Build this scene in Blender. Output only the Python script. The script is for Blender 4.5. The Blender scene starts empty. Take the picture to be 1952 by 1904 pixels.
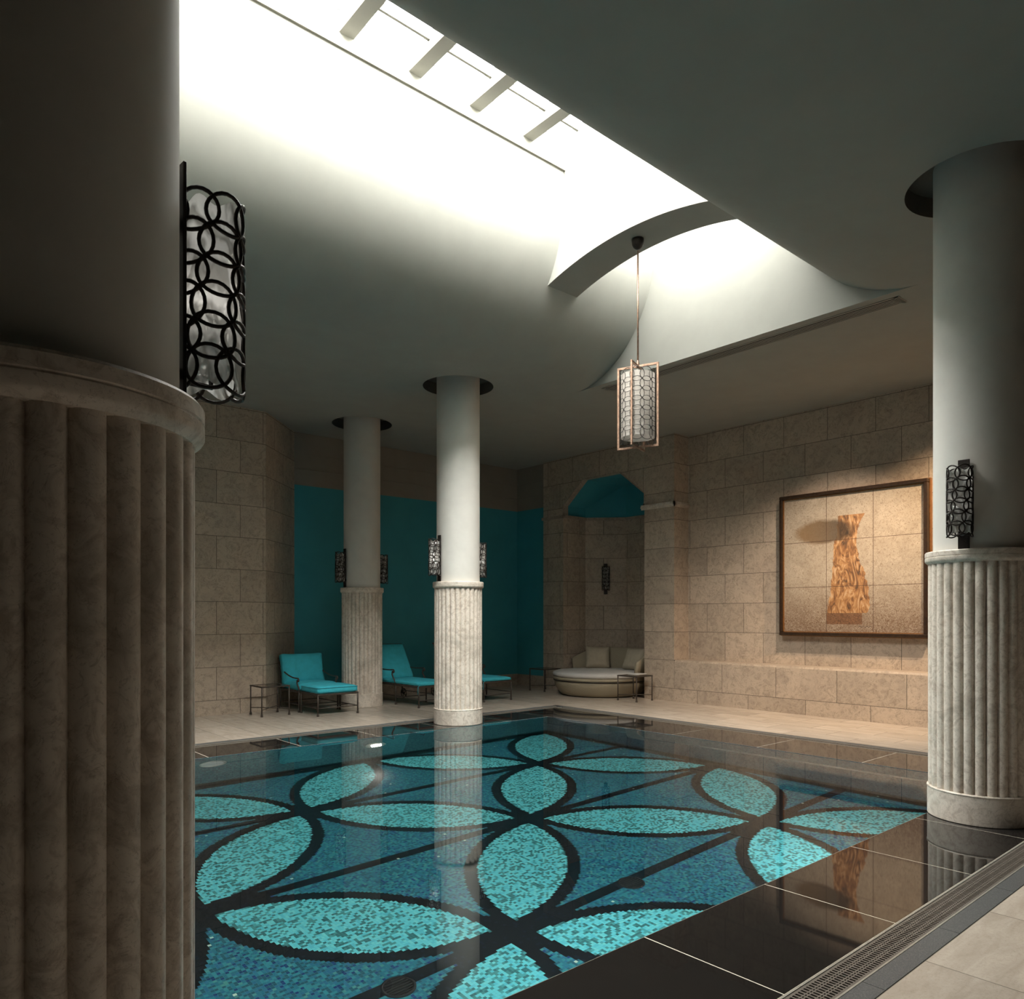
import bpy, math, random
from mathutils import Vector, Matrix
random.seed(7)
S = bpy.context.scene
COL = S.collection
PI = math.pi
R = math.radians

# ------------------------------------------------------------------ mesh helper
class MB:
    def __init__(s): s.v = []; s.f = []; s.mi = []; s.sm = []
    def add(s, vs, fs, mi=0, smooth=False):
        o = len(s.v); s.v += [tuple(p) for p in vs]
        for f in fs:
            s.f.append(tuple(i + o for i in f)); s.mi.append(mi); s.sm.append(smooth)
    def quad(s, a, b, c, d, mi=0, smooth=False): s.add([a, b, c, d], [(0, 1, 2, 3)], mi, smooth)
    def poly(s, pts, mi=0): s.add(pts, [tuple(range(len(pts)))], mi)
    def box(s, x0, y0, z0, x1, y1, z1, mi=0, b=0.0, mat=None):
        if b > 0:
            b = min(b, (x1-x0)/2.01, (y1-y0)/2.01, (z1-z0)/2.01)
            cx, cy, cz = (x0+x1)/2, (y0+y1)/2, (z0+z1)/2
            hx, hy, hz = (x1-x0)/2, (y1-y0)/2, (z1-z0)/2
            vs = []; idx = {}
            for sx in (-1, 1):
                for sy in (-1, 1):
                    for sz in (-1, 1):
                        for k, (a, bb, c) in enumerate(((hx, hy-b, hz-b), (hx-b, hy, hz-b), (hx-b, hy-b, hz))):
                            idx[(sx, sy, sz, k)] = len(vs)
                            vs.append((cx+sx*a, cy+sy*bb, cz+sz*c))
            I = idx; fs = []
            for q in (-1, 1):
                fs.append([I[(q, -1, -1, 0)], I[(q, 1, -1, 0)], I[(q, 1, 1, 0)], I[(q, -1, 1, 0)]][::q])
                fs.append([I[(-1, q, -1, 1)], I[(-1, q, 1, 1)], I[(1, q, 1, 1)], I[(1, q, -1, 1)]][::q])
                fs.append([I[(-1, -1, q, 2)], I[(1, -1, q, 2)], I[(1, 1, q, 2)], I[(-1, 1, q, 2)]][::q])
            for a in (-1, 1):
                for c in (-1, 1):
                    fs.append([I[(a, c, -1, 0)], I[(a, c, 1, 0)], I[(a, c, 1, 1)], I[(a, c, -1, 1)]][::-a*c])
                    fs.append([I[(a, -1, c, 0)], I[(a, 1, c, 0)], I[(a, 1, c, 2)], I[(a, -1, c, 2)]][::a*c])
                    fs.append([I[(-1, a, c, 1)], I[(1, a, c, 1)], I[(1, a, c, 2)], I[(-1, a, c, 2)]][::-a*c])
                    for e in (-1, 1):
                        fs.append([I[(a, c, e, 0)], I[(a, c, e, 1)], I[(a, c, e, 2)]][::a*c*e])
        else:
            vs = [(x, y, z) for x in (x0, x1) for y in (y0, y1) for z in (z0, z1)]
            fs = [(0, 1, 3, 2), (4, 6, 7, 5), (0, 4, 5, 1), (2, 3, 7, 6), (0, 2, 6, 4), (1, 5, 7, 3)]
        if mat is not None: vs = [mat @ Vector(p) for p in vs]
        s.add(vs, fs, mi)
    def lathe(s, prof, cx=0, cy=0, n=48, mi=0, smooth=True, a0=0, a1=2*PI, sq=None):
        full = abs(a1-a0-2*PI) < 1e-6
        m = n if full else n+1
        vs = []
        for (r, z) in prof:
            for i in range(m):
                a = a0+(a1-a0)*i/n
                vs.append((cx+r*math.cos(a), cy+r*math.sin(a), z))
        fs = []
        for j in range(len(prof)-1):
            for i in range(n):
                k = (i+1) % m if full else i+1
                fs.append((j*m+i, j*m+k, (j+1)*m+k, (j+1)*m+i))
        s.add(vs, fs, mi, smooth)
    def disc(s, r, z, cx=0, cy=0, n=48, mi=0):
        s.add([(cx+r*math.cos(2*PI*i/n), cy+r*math.sin(2*PI*i/n), z) for i in range(n)], [tuple(range(n))], mi)
    def tube(s, pts, r, n=8, mi=0, closed=False, smooth=True, caps=True):
        P = [Vector(p) for p in pts]; L = len(P)
        rr = r if isinstance(r, (list, tuple)) else [r]*L
        T = []
        for i in range(L):
            a = P[(i-1) % L] if (closed or i > 0) else P[i]
            b = P[(i+1) % L] if (closed or i < L-1) else P[i]
            t = (b-a); T.append(t.normalized() if t.length > 1e-9 else Vector((0, 0, 1)))
        up = Vector((0, 0, 1)) if abs(T[0].z) < .9 else Vector((1, 0, 0))
        nrm = (up-T[0]*up.dot(T[0])).normalized()
        vs = []
        for i in range(L):
            nrm = (nrm-T[i]*nrm.dot(T[i])).normalized(); bi = T[i].cross(nrm)
            for k in range(n):
                a = 2*PI*k/n
                vs.append(P[i]+(nrm*math.cos(a)+bi*math.sin(a))*rr[i])
        fs = []
        for i in range(L if closed else L-1):
            j = (i+1) % L
            for k in range(n):
                q = (k+1) % n
                fs.append((i*n+k, i*n+q, j*n+q, j*n+k))
        if caps and not closed:
            fs.append(tuple(range(n))[::-1]); fs.append(tuple((L-1)*n+k for k in range(n)))
        s.add(vs, fs, mi, smooth)
    def puff(s, c, h, r, n=9, bulge=0.0, mi=0, mat=None, wr=0.0, seed=0, corner=0.0):
        """rounded, slightly stuffed cushion, centre c, half sizes h"""
        rnd = random.Random(seed); ph = [rnd.uniform(0, 6.3) for _ in range(6)]
        idx = {}; vs = []; fs = []
        def vert(p):
            key = tuple(round(q, 5) for q in p)
            if key in idx: return idx[key]
            q = [p[i]*h[i] for i in range(3)]
            k = [max(-(h[i]-r), min(h[i]-r, q[i])) for i in range(3)]
            d = Vector([q[i]-k[i] for i in range(3)])
            if d.length > 1e-9: d = d.normalized()*r
            o = Vector(k)+d
            x, y = p[0], p[1]
            o.z += (1 if p[2] > 0 else -1)*bulge*(1-x**4)*(1-y**4)*abs(p[2])
            o.z += wr*(math.sin(9*x+ph[0]+3*y)*math.sin(7*y+ph[1])+.6*math.sin(17*x*y+ph[2]))*(abs(p[2]) > .5)
            e = 1+corner*(abs(x*y)**3)
            o.x *= e; o.y *= e
            o = o+Vector(c)
            if mat is not None: o = mat @ o
            idx[key] = len(vs); vs.append(o); return idx[key]
        for ax in range(3):
            for sg in (-1, 1):
                for i in range(n):
                    for j in range(n):
                        cs = []
                        for (a, b) in ((i, j), (i+1, j), (i+1, j+1), (i, j+1)):
                            p = [0, 0, 0]; p[ax] = sg
                            p[(ax+1) % 3] = -1+2*a/n; p[(ax+2) % 3] = -1+2*b/n
                            cs.append(vert(p))
                        fs.append(tuple(cs[::sg]))
        s.add(vs, fs, mi, True)
    def build(s, name, mats, parent=None):
        me = bpy.data.meshes.new(name)
        me.from_pydata(s.v, [], s.f)
        if not isinstance(mats, (list, tuple)): mats = [mats]
        for m in mats: me.materials.append(m)
        me.polygons.foreach_set('material_index', s.mi)
        me.polygons.foreach_set('use_smooth', s.sm)
        me.validate(); me.update()
        o = bpy.data.objects.new(name, me); COL.objects.link(o)
        if parent is not None: o.parent = parent
        return o

def tag(o, label=None, cat=None, group=None, kind=None):
    if label: o['label'] = label
    if cat: o['category'] = cat
    if group: o['group'] = group
    if kind: o['kind'] = kind
    return o
def empty(name, loc=(0, 0, 0), rz=0, **k):
    o = bpy.data.objects.new(name, None); COL.objects.link(o)
    o.location = loc; o.rotation_euler = (0, 0, rz); o.empty_display_size = .1
    return tag(o, **k)
def copy_tree(o, parent=None):
    c = o.copy(); COL.objects.link(c); c.parent = parent
    for ch in [x for x in bpy.data.objects if x.parent == o]: copy_tree(ch, c)
    return c
def struct(o): o['kind'] = 'structure'; return o

# ------------------------------------------------------------------ node helper
class NT:
    def __init__(s, name):
        s.m = bpy.data.materials.new(name); s.m.use_nodes = True
        s.t = s.m.node_tree; s.t.nodes.clear()
        s.out = s.t.nodes.new('ShaderNodeOutputMaterial')
    def n(s, typ, ins=None, **props):
        nd = s.t.nodes.new('ShaderNode'+typ)
        for k, v in props.items(): setattr(nd, k, v)
        for k, v in (ins or {}).items(): s.set(nd.inputs[k], v)
        return nd
    def set(s, sock, v):
        if isinstance(v, bpy.types.NodeSocket): s.t.links.new(v, sock)
        elif isinstance(v, bpy.types.Node): s.t.links.new(v.outputs[0], sock)
        else: sock.default_value = v
    def m_(s, op, a, b=None, c=None, clamp=False):
        nd = s.n('Math', operation=op); nd.use_clamp = clamp
        s.set(nd.inputs[0], a)
        if b is not None: s.set(nd.inputs[1], b)
        if c is not None: s.set(nd.inputs[2], c)
        return nd.outputs[0]
    def mix(s, f, a, b, blend='MIX'):
        nd = s.n('Mix', data_type='RGBA', blend_type=blend)
        s.set(nd.inputs[0], f); s.set(nd.inputs[6], a); s.set(nd.inputs[7], b)
        return nd.outputs[2]
    def ramp(s, f, stops):
        nd = s.n('ValToRGB'); s.set(nd.inputs[0], f)
        e = nd.color_ramp.elements
        while len(e) < len(stops): e.new(.5)
        for i, (p, c) in enumerate(stops):
            e[i].position = p; e[i].color = c if isinstance(c, (tuple, list)) else (c, c, c, 1)
        return nd.outputs[0]
    def coords(s):
        tc = s.n('TexCoord'); sp = s.n('SeparateXYZ', {0: tc.outputs['Object']})
        return tc.outputs['Object'], sp.outputs[0], sp.outputs[1], sp.outputs[2]
    def comb(s, x, y, z=0.0):
        nd = s.n('CombineXYZ'); s.set(nd.inputs[0], x); s.set(nd.inputs[1], y); s.set(nd.inputs[2], z); return nd.outputs[0]
    def noise(s, vec, scale, detail=4, rough=.6, dist=0):
        return s.n('TexNoise', {'Vector': vec, 'Scale': scale, 'Detail': detail, 'Roughness': rough, 'Distortion': dist}).outputs[0]
    def bump(s, h, strength, dist=.01):
        return s.n('Bump', {'Height': h, 'Strength': strength, 'Distance': dist}).outputs[0]
    def pbr(s, color, rough=.6, normal=None, **kw):
        p = s.n('BsdfPrincipled'); s.set(p.inputs['Base Color'], color); s.set(p.inputs['Roughness'], rough)
        if normal is not None: s.set(p.inputs['Normal'], normal)
        for k, v in kw.items(): s.set(p.inputs[k.replace('_', ' ')], v)
        s.t.links.new(p.outputs[0], s.out.inputs[0]); return p
def C(r, g, b): return (r, g, b, 1)

def plain(name, col, rough=.6, metal=0.0, var=0.06, scale=30, bump=0.0, **kw):
    t = NT(name); o, x, y, z = t.coords()
    nz = t.noise(o, scale, 5)
    c = t.mix(t.ramp(nz, [(.35, 0.0), (.65, 1.0)]), C(*[q*(1-var) for q in col]), C(*[min(1, q*(1+var)) for q in col]))
    t.pbr(c, rough, t.bump(nz, bump) if bump else None, Metallic=metal, **kw)
    return t.m

def stone(name, axis, off=0.0, zoff=.23, bw=.73, rh=.502, base=(.53, .43, .335), dark=(.37, .295, .225), k=1.0, rough=.55):
    t = NT(name); o, x, y, z = t.coords()
    al = {'x': x, 'y': y, 'd': t.m_('MULTIPLY', x, 1.414)}[axis]
    vec = t.comb(t.m_('SUBTRACT', al, off), t.m_('SUBTRACT', z, zoff))
    br = t.n('TexBrick', {'Vector': vec, 'Color1': C(0, 0, 0), 'Color2': C(1, 1, 1), 'Mortar': C(.5, .5, .5), 'Scale': 1.0,
                          'Mortar Size': .0040, 'Mortar Smooth': .1, 'Bias': 0.0, 'Brick Width': bw, 'Row Height': rh},
             offset=.5, offset_frequency=2, squash=1.0)
    rnd, mort = br.outputs[0], br.outputs[1]
    sh = t.n('VectorMath', {0: o, 1: t.comb(t.m_('MULTIPLY', rnd, 37.0), t.m_('MULTIPLY', rnd, 11.0), t.m_('MULTIPLY', rnd, 23.0))}, operation='ADD').outputs[0]
    big = t.noise(sh, 1.6, 5, .62, .6); mid = t.noise(sh, 7.5, 8, .72, 1.6); fine = t.noise(sh, 55, 5, .75, .6)
    c = t.mix(t.ramp(mid, [(.46, 0.0), (.64, .8)]), C(*base), C(*dark))
    c = t.mix(t.ramp(big, [(.48, 0.0), (.68, .5)]), c, C(dark[0]*.95, dark[1]*.95, dark[2]))
    c = t.mix(t.m_('MULTIPLY', t.ramp(fine, [(.50, 0.0), (.60, 1.0)]), t.ramp(mid, [(.44, .12), (.62, .75)])), c, C(dark[0]*.55, dark[1]*.52, dark[2]*.5))
    veins = t.noise(sh, 13, 3, .5, 3.0)
    vn = t.ramp(veins, [(.488, 0.0), (.5, .25), (.512, 0.0)])
    c = t.mix(vn, c, C(base[0]*1.35, base[1]*1.35, base[2]*1.3))
    br2 = t.m_('MULTIPLY_ADD', rnd, .19, .90)
    c = t.mix(1.0, c, t.comb(br2, br2, br2), 'MULTIPLY')
    c = t.mix(t.m_('MULTIPLY', mort, .9), c, C(.07, .055, .042))
    hgt = t.m_('SUBTRACT', t.m_('MULTIPLY', fine, -.35), mort)
    t.pbr(c, rough, t.bump(hgt, .35, .006))
    return t.m

def column_stone(name, base=(.76, .68, .59), dark=(.50, .42, .345)):
    t = NT(name); tc = t.n('TexCoord'); gi = t.n('ObjectInfo')
    o = t.n('VectorMath', {0: tc.outputs['Object'], 1: t.n('VectorMath', {0: gi.outputs['Location'], 1: (3.1, 2.3, 0)}, operation='MULTIPLY').outputs[0]}, operation='ADD').outputs[0]
    big = t.noise(o, 2.3, 6, .65, .8); mid = t.noise(o, 12, 8, .7, 1.5); fine = t.noise(o, 70, 4, .7, .4)
    c = t.mix(t.ramp(mid, [(.47, 0.0), (.62, .8)]), C(*base), C(*dark))
    c = t.mix(t.ramp(big, [(.5, 0.0), (.66, .6)]), c, C(dark[0]*.8, dark[1]*.85, dark[2]*.85))
    c = t.mix(t.ramp(fine, [(.56, 0.0), (.74, .6)]), c, C(dark[0]*.6, dark[1]*.55, dark[2]*.5))
    v = t.noise(o, 4.5, 4, .6, 3.5)
    c = t.mix(t.ramp(v, [(.494, 0.0), (.5, .5), (.506, 0.0)]), c, C(dark[0]*.5, dark[1]*.45, dark[2]*.4))
    t.pbr(c, .5, t.bump(fine, .12, .004)); return t.m

def floor_tiles(name, alongy=False, base=(.52, .45, .375)):
    t = NT(name); o, x, y, z = t.coords()
    vec = t.comb(y, x) if alongy else t.comb(t.m_('SUBTRACT', x, 3.49-.83*8), t.m_('SUBTRACT', y, 1.28-.62*10))
    br = t.n('TexBrick', {'Vector': vec, 'Color1': C(0, 0, 0), 'Color2': C(1, 1, 1), 'Mortar': C(.5, .5, .5), 'Scale': 1.0,
                          'Mortar Size': .003, 'Mortar Smooth': .1, 'Bias': 0.0, 'Brick Width': .83, 'Row Height': .62 if not alongy else .42},
             offset=0.0 if not alongy else .5, offset_frequency=2)
    rnd, mort = br.outputs[0], br.outputs[1]
    sh = t.n('VectorMath', {0: o, 1: t.comb(t.m_('MULTIPLY', rnd, 37.0), t.m_('MULTIPLY', rnd, 11.0), 0.0)}, operation='ADD').outputs[0]
    st = t.n('VectorMath', {0: sh, 1: (1.0, 4.0, 1.0) if not alongy else (4.0, 1.0, 1.0)}, operation='MULTIPLY').outputs[0]
    n1 = t.noise(st, 2.2, 6, .65, .8); n2 = t.noise(sh, 60, 4, .7)
    c = t.mix(t.ramp(n1, [(.35, 0.0), (.7, 1.0)]), C(*base), C(base[0]*.76, base[1]*.74, base[2]*.72))
    c = t.mix(t.ramp(n2, [(.5, 0.0), (.75, .35)]), c, C(base[0]*.5, base[1]*.48, base[2]*.45))
    v = t.noise(st, 5, 4, .6, 2.5)
    c = t.mix(t.ramp(v, [(.49, 0.0), (.5, .30 if not alongy else .0), (.51, 0.0)]), c, C(.2, .17, .13))
    b2 = t.m_('MULTIPLY_ADD', rnd, .2, .88)
    c = t.mix(1.0, c, t.comb(b2, b2, b2), 'MULTIPLY')
    c = t.mix(t.m_('MULTIPLY', mort, .75), c, C(.10, .085, .07))
    t.pbr(c, .27, t.bump(t.m_('MULTIPLY', mort, -1.0), .2, .004)); return t.m

def mosaic(name, wall=None):
    """glass mosaic of 2 cm tesserae; the floor carries the interlaced petal pattern"""
    t = NT(name); o, x, y, z = t.coords()
    T = .021
    if wall == 'x': ax, ay = y, z
    elif wall == 'y': ax, ay = x, z
    else: ax, ay = x, y
    cx = t.m_('FLOOR', t.m_('DIVIDE', ax, T)); cy = t.m_('FLOOR', t.m_('DIVIDE', ay, T))
    wn = t.n('TexWhiteNoise', {'Vector': t.comb(cx, cy, 1.0)}, noise_dimensions='3D')
    r1 = wn.outputs['Value']
    r2 = t.n('TexWhiteNoise', {'Vector': t.comb(cx, cy, 7.0)}, noise_dimensions='3D').outputs['Value']
    fx = t.m_('FRACT', t.m_('DIVIDE', ax, T)); fy = t.m_('FRACT', t.m_('DIVIDE', ay, T))
    gx = t.m_('ABSOLUTE', t.m_('SUBTRACT', fx, .5)); gy = t.m_('ABSOLUTE', t.m_('SUBTRACT', fy, .5))
    grout = t.m_('GREATER_THAN', t.m_('MAXIMUM', gx, gy), .452)
    blue = t.ramp(r1, [(0, C(.025, .13, .20)), (.25, C(.03, .24, .34)), (.5, C(.07, .36, .41)), (.74, C(.04, .20, .36)), (.87, C(.010, .045, .22)), (.96, C(.18, .42, .38))])
    blue.node.color_ramp.interpolation = 'CONSTANT'
    blue = t.mix(t.m_('MULTIPLY', grout, .8), blue, C(.16, .30, .32))
    blue = t.mix(1.0, blue, C(.42, .62, .60), 'MULTIPLY')
    spark = t.m_('GREATER_THAN', r2, .9988)
    if wall is None:
        u = t.m_('MULTIPLY', t.m_('ADD', cx, .5), T); v = t.m_('MULTIPLY', t.m_('ADD', cy, .5), T)
        un = t.m_('SUBTRACT', u, 4.66); vn = t.m_('SUBTRACT', v, 5.14)
        p = 2.135; k = 1/math.sqrt(2)
        a = t.m_('MULTIPLY', t.m_('ADD', un, vn), k); b = t.m_('MULTIPLY', t.m_('SUBTRACT', un, vn), k)
        fa = t.m_('MULTIPLY', t.m_('SUBTRACT', t.m_('FRACT', t.m_('DIVIDE', a, p)), .5), p)
        fb = t.m_('MULTIPLY', t.m_('SUBTRACT', t.m_('FRACT', t.m_('DIVIDE', b, p)), .5), p)
        aa = t.m_('ABSOLUTE', fa); ab = t.m_('ABSOLUTE', fb)
        A = t.m_('MAXIMUM', aa, ab); B = t.m_('MINIMUM', aa, ab)
        q = t.m_('SUBTRACT', p, A)
        d = t.m_('SQRT', t.m_('ADD', t.m_('MULTIPLY', q, q), t.m_('MULTIPLY', B, B)))
        teal_m = t.m_('LESS_THAN', d, 1.4175); blk_m = t.m_('LESS_THAN', d, 1.5225)
        row = t.m_('FRACT', t.m_('ADD', t.m_('DIVIDE', vn, 1.51), 20.5))
        line = t.m_('LESS_THAN', t.m_('ABSOLUTE', t.m_('MULTIPLY', t.m_('SUBTRACT', row, .5), 1.51)), .05)
        edge = t.m_('MAXIMUM', t.m_('GREATER_THAN', u, 7.64), t.m_('GREATER_THAN', v, 8.03))
        blk = t.m_('MAXIMUM', t.m_('MAXIMUM', blk_m, line), edge)
        # the bright leaves: light tesserae with a share of darker ones laid as short bars
        bx = t.m_('FLOOR', t.m_('DIVIDE', cx, 2.0))
        r3 = t.n('TexWhiteNoise', {'Vector': t.comb(bx, cy, 3.0)}, noise_dimensions='3D').outputs['Value']
        rr = t.m_('MULTIPLY_ADD', r3, .45, t.m_('MULTIPLY', r1, .55))
        teal = t.ramp(rr, [(0, C(.03, .15, .16)), (.30, C(.06, .26, .26)), (.41, C(.15, .66, .70)), (.60, C(.11, .56, .64)), (.72, C(.20, .70, .70)), (.84, C(.07, .36, .38))])
        teal.node.color_ramp.interpolation = 'CONSTANT'
        teal = t.mix(t.m_('MULTIPLY', grout, .5), teal, C(.13, .45, .38))
        black = t.mix(t.m_('GREATER_THAN', r1, .93), C(.0035, .005, .008), C(.008, .014, .026))
        c = t.mix(blk, blue, black)
        c = t.mix(t.m_('MULTIPLY', teal_m, t.m_('SUBTRACT', 1.0, edge)), c, teal)
        c = t.mix(t.m_('MULTIPLY', spark, t.m_('SUBTRACT', 1.0, blk_m)), c, C(.62, .75, .6))
    else:
        wl = t.ramp(r1, [(0, C(.015, .07, .10)), (.35, C(.03, .14, .16)), (.6, C(.05, .18, .19)), (.85, C(.01, .035, .09))])
        wl.node.color_ramp.interpolation = 'CONSTANT'
        wl = t.mix(t.m_('MULTIPLY', grout, .8), wl, C(.10, .18, .17))
        if wall == 'x': wl = t.mix(1.0, wl, C(.75, .5, .6), 'MULTIPLY')
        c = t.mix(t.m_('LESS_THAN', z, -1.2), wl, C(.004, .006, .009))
    t.pbr(c, .3); return t.m

# ------------------------------------------------------------------ materials
m_plaster = plain('plaster', (.31, .31, .28), .85, var=.03, scale=3, bump=.02)
m_plaster_w = plain('painted_wall_band', (.27, .24, .20), .85, var=.04, scale=3)
m_teal = plain('teal_wall_paint', (.045, .30, .36), .7, var=.05, scale=2)
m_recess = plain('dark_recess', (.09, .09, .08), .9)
m_stone_y = stone('stone_blocks_right', 'y', 4.445-.73*10)
m_stone_x = stone('stone_blocks_back', 'x', 4.03-.73*20-.37)
m_stone_d = stone('stone_blocks_splay', 'd', 4.8*1.414)
m_stone_pl = stone('stone_blocks_plinth', 'y', 4.7-.98*10, bw=.98)
m_stone_single = stone('stone_blocks_pier', 'y', 8.12-7.3, bw=7.3)
m_stone_single_x = stone('stone_blocks_pier_side', 'x', 10.5-7.3, bw=7.3)
m_stone_plain = column_stone('stone_trim', (.44, .36, .28), (.28, .22, .17))
m_colstone = column_stone('column_marble')
m_shaft = plain('column_plaster', (.66, .64, .59), .7, var=.03, scale=6, bump=.03)
m_floor = floor_tiles('deck_limestone', False)
m_floor_f = floor_tiles('deck_limestone_far', True)
m_iron = plain('dark_wrought_iron', (.028, .022, .018), .5, .6, var=.25, scale=60)
m_bronze = plain('bronze_frame', (.085, .07, .058), .5, .6, var=.2, scale=60)
m_copper = plain('aged_copper_rod', (.26, .165, .115), .45, .75, var=.3, scale=40)
m_cush = plain('turquoise_cushion_cloth', (.045, .46, .56), .9, var=.08, scale=9, bump=.1)
m_cush_p = plain('cushion_piping', (.02, .24, .31), .9)
m_mattress = plain('pale_grey_mattress', (.55, .53, .50), .9, var=.05, scale=8, bump=.1)
m_pillow = plain('beige_pillow_cloth', (.42, .36, .27), .9, var=.06, scale=10, bump=.08)
m_strap = plain('dark_brown_trim', (.02, .016, .012), .6)
m_white = plain('white_paint', (.72, .72, .68), .7, var=.02)
m_bar = plain('skylight_bar_paint', (.17, .165, .145), .8, var=.02)
m_ledge = plain('ledge_shadow_tone', (.22, .205, .17), .8, var=.02)
m_backwall = plain('dark_unseen_wall', (.05, .042, .035), .6, var=.2)  # unseen walls coloured dark to cut light bounced onto the left column
m_grate = plain('taupe_grate', (.15, .13, .11), .4, .2, var=.15, scale=25)
m_steel = plain('steel_edge', (.50, .48, .42), .35, .6, var=.1)
m_gutter = plain('gutter_dark', (.012, .011, .010), .8)
m_grille = plain('grille_paint', (.31, .305, .275), .7, var=.03)
m_black = plain('slot_shade_black', (.006, .006, .006), .9)
m_frame = plain('dark_walnut_frame', (.030, .016, .008), .35, var=.4, scale=30)
m_frame_gold = plain('copper_gilt_edge', (.33, .15, .05), .4, .5, var=.2)
m_wire = plain('wire_lattice', (.035, .032, .028), .45, .7, var=.2)

def wicker_mat():
    t = NT('beige_wicker'); tc = t.n('TexCoord'); sp = t.n('SeparateXYZ', {0: tc.outputs['Object']})
    ang = t.m_('ARCTAN2', sp.outputs[1], sp.outputs[0])
    a = t.m_('SINE', t.m_('MULTIPLY', ang, 170.0)); b = t.m_('SINE', t.m_('MULTIPLY', sp.outputs[2], 420.0))
    w = t.m_('MULTIPLY', a, b)
    c = t.mix(t.m_('MULTIPLY_ADD', w, .5, .5), C(.24, .20, .135), C(.46, .40, .29))
    t.pbr(c, .7, t.bump(w, .5, .004)); return t.m
m_wicker = wicker_mat()

def granite(name, base, speck, rough):
    t = NT(name); o, x, y, z = t.coords()
    n = t.noise(o, 220, 2, .6)
    c = t.mix(t.ramp(n, [(.48, 0.0), (.68, 1.0)]), C(*base), C(*speck))
    t.pbr(c, rough, IOR=1.45); return t.m
m_granite = granite('black_granite_polished', (.010, .009, .0085), (.028, .025, .022), .03)
m_grey_stone = granite('dark_grey_border_stone', (.075, .078, .078), (.16, .16, .155), .4)

def water_mat():
    t = NT('pool_water_surface'); o, x, y, z = t.coords()
    g = t.n('BsdfGlass', {'Color': C(.93, .985, .99), 'Roughness': 0.0, 'IOR': 1.333})
    t.t.links.new(g.outputs[0], t.out.inputs[0]); return t.m
m_water = water_mat()

def thin_glass(name, tint=(.97, .98, .98), refl=.08):
    t = NT(name)
    tr = t.n('BsdfTransparent', {'Color': C(*tint)}); gl = t.n('BsdfGlossy', {'Roughness': .03})
    lw = t.n('LayerWeight', {'Blend': .5}); f = t.m_('MULTIPLY_ADD', t.m_('POWER', lw.outputs['Facing'], 5.0), .9, .04); mx = t.n('MixShader', {0: f, 1: tr.outputs[0], 2: gl.outputs[0]})
    t.t.links.new(mx.outputs[0], t.out.inputs[0]); return t.m
m_glass = thin_glass('clear_glass')

def shade_glass():
    """rippled, frosted art glass of the wall lamps"""
    t = NT('rippled_art_glass'); tc = t.n('TexCoord')
    st = t.n('VectorMath', {0: tc.outputs['Object'], 1: (9.0, 9.0, 4.5)}, operation='MULTIPLY').outputs[0]
    w = t.n('TexWave', {'Vector': st, 'Scale': 1.1, 'Distortion': 9.0, 'Detail': 3.0, 'Detail Scale': 1.3}, bands_direction='DIAGONAL').outputs[1]
    nrm = t.bump(w, .55, .02)
    c = t.mix(t.ramp(w, [(.25, 0.0), (.8, 1.0)]), C(.45, .44, .41), C(.97, .96, .93))
    tr = t.n('BsdfTranslucent', {'Color': c, 'Normal': nrm}); gl = t.n('BsdfGlossy', {'Color': C(.9, .9, .88), 'Roughness': .12, 'Normal': nrm})
    di = t.n('BsdfDiffuse', {'Color': c, 'Normal': nrm})
    tp = t.n('BsdfTransparent', {'Color': C(.75, .75, .72)})
    a = t.n('MixShader', {0: .35, 1: tr.outputs[0], 2: di.outputs[0]})
    b = t.n('MixShader', {0: .3, 1: a.outputs[0], 2: gl.outputs[0]})
    c2 = t.n('MixShader', {0: .22, 1: b.outputs[0], 2: tp.outputs[0]})
    t.t.links.new(c2.outputs[0], t.out.inputs[0]); return t.m
m_shade = shade_glass()

def pendant_fabric():
    t = NT('white_lamp_fabric'); tc = t.n('TexCoord')
    n = t.noise(tc.outputs['Object'], 14, 4, .6, 1.0)
    c = t.mix(n, C(.42, .39, .35), C(.60, .57, .53))
    tr = t.n('BsdfTranslucent', {'Color': c}); di = t.n('BsdfDiffuse', {'Color': c})
    a = t.n('MixShader', {0: .5, 1: tr.outputs[0], 2: di.outputs[0]})
    t.t.links.new(a.outputs[0], t.out.inputs[0]); return t.m
m_lampshade = pendant_fabric()

def emis(name, col, st):
    t = NT(name); e = t.n('Emission', {'Color': C(*col), 'Strength': st}); t.t.links.new(e.outputs[0], t.out.inputs[0]); return t.m
m_poollamp = emis('pool_lamp_glow', (1, .96, .85), 12)

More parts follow.
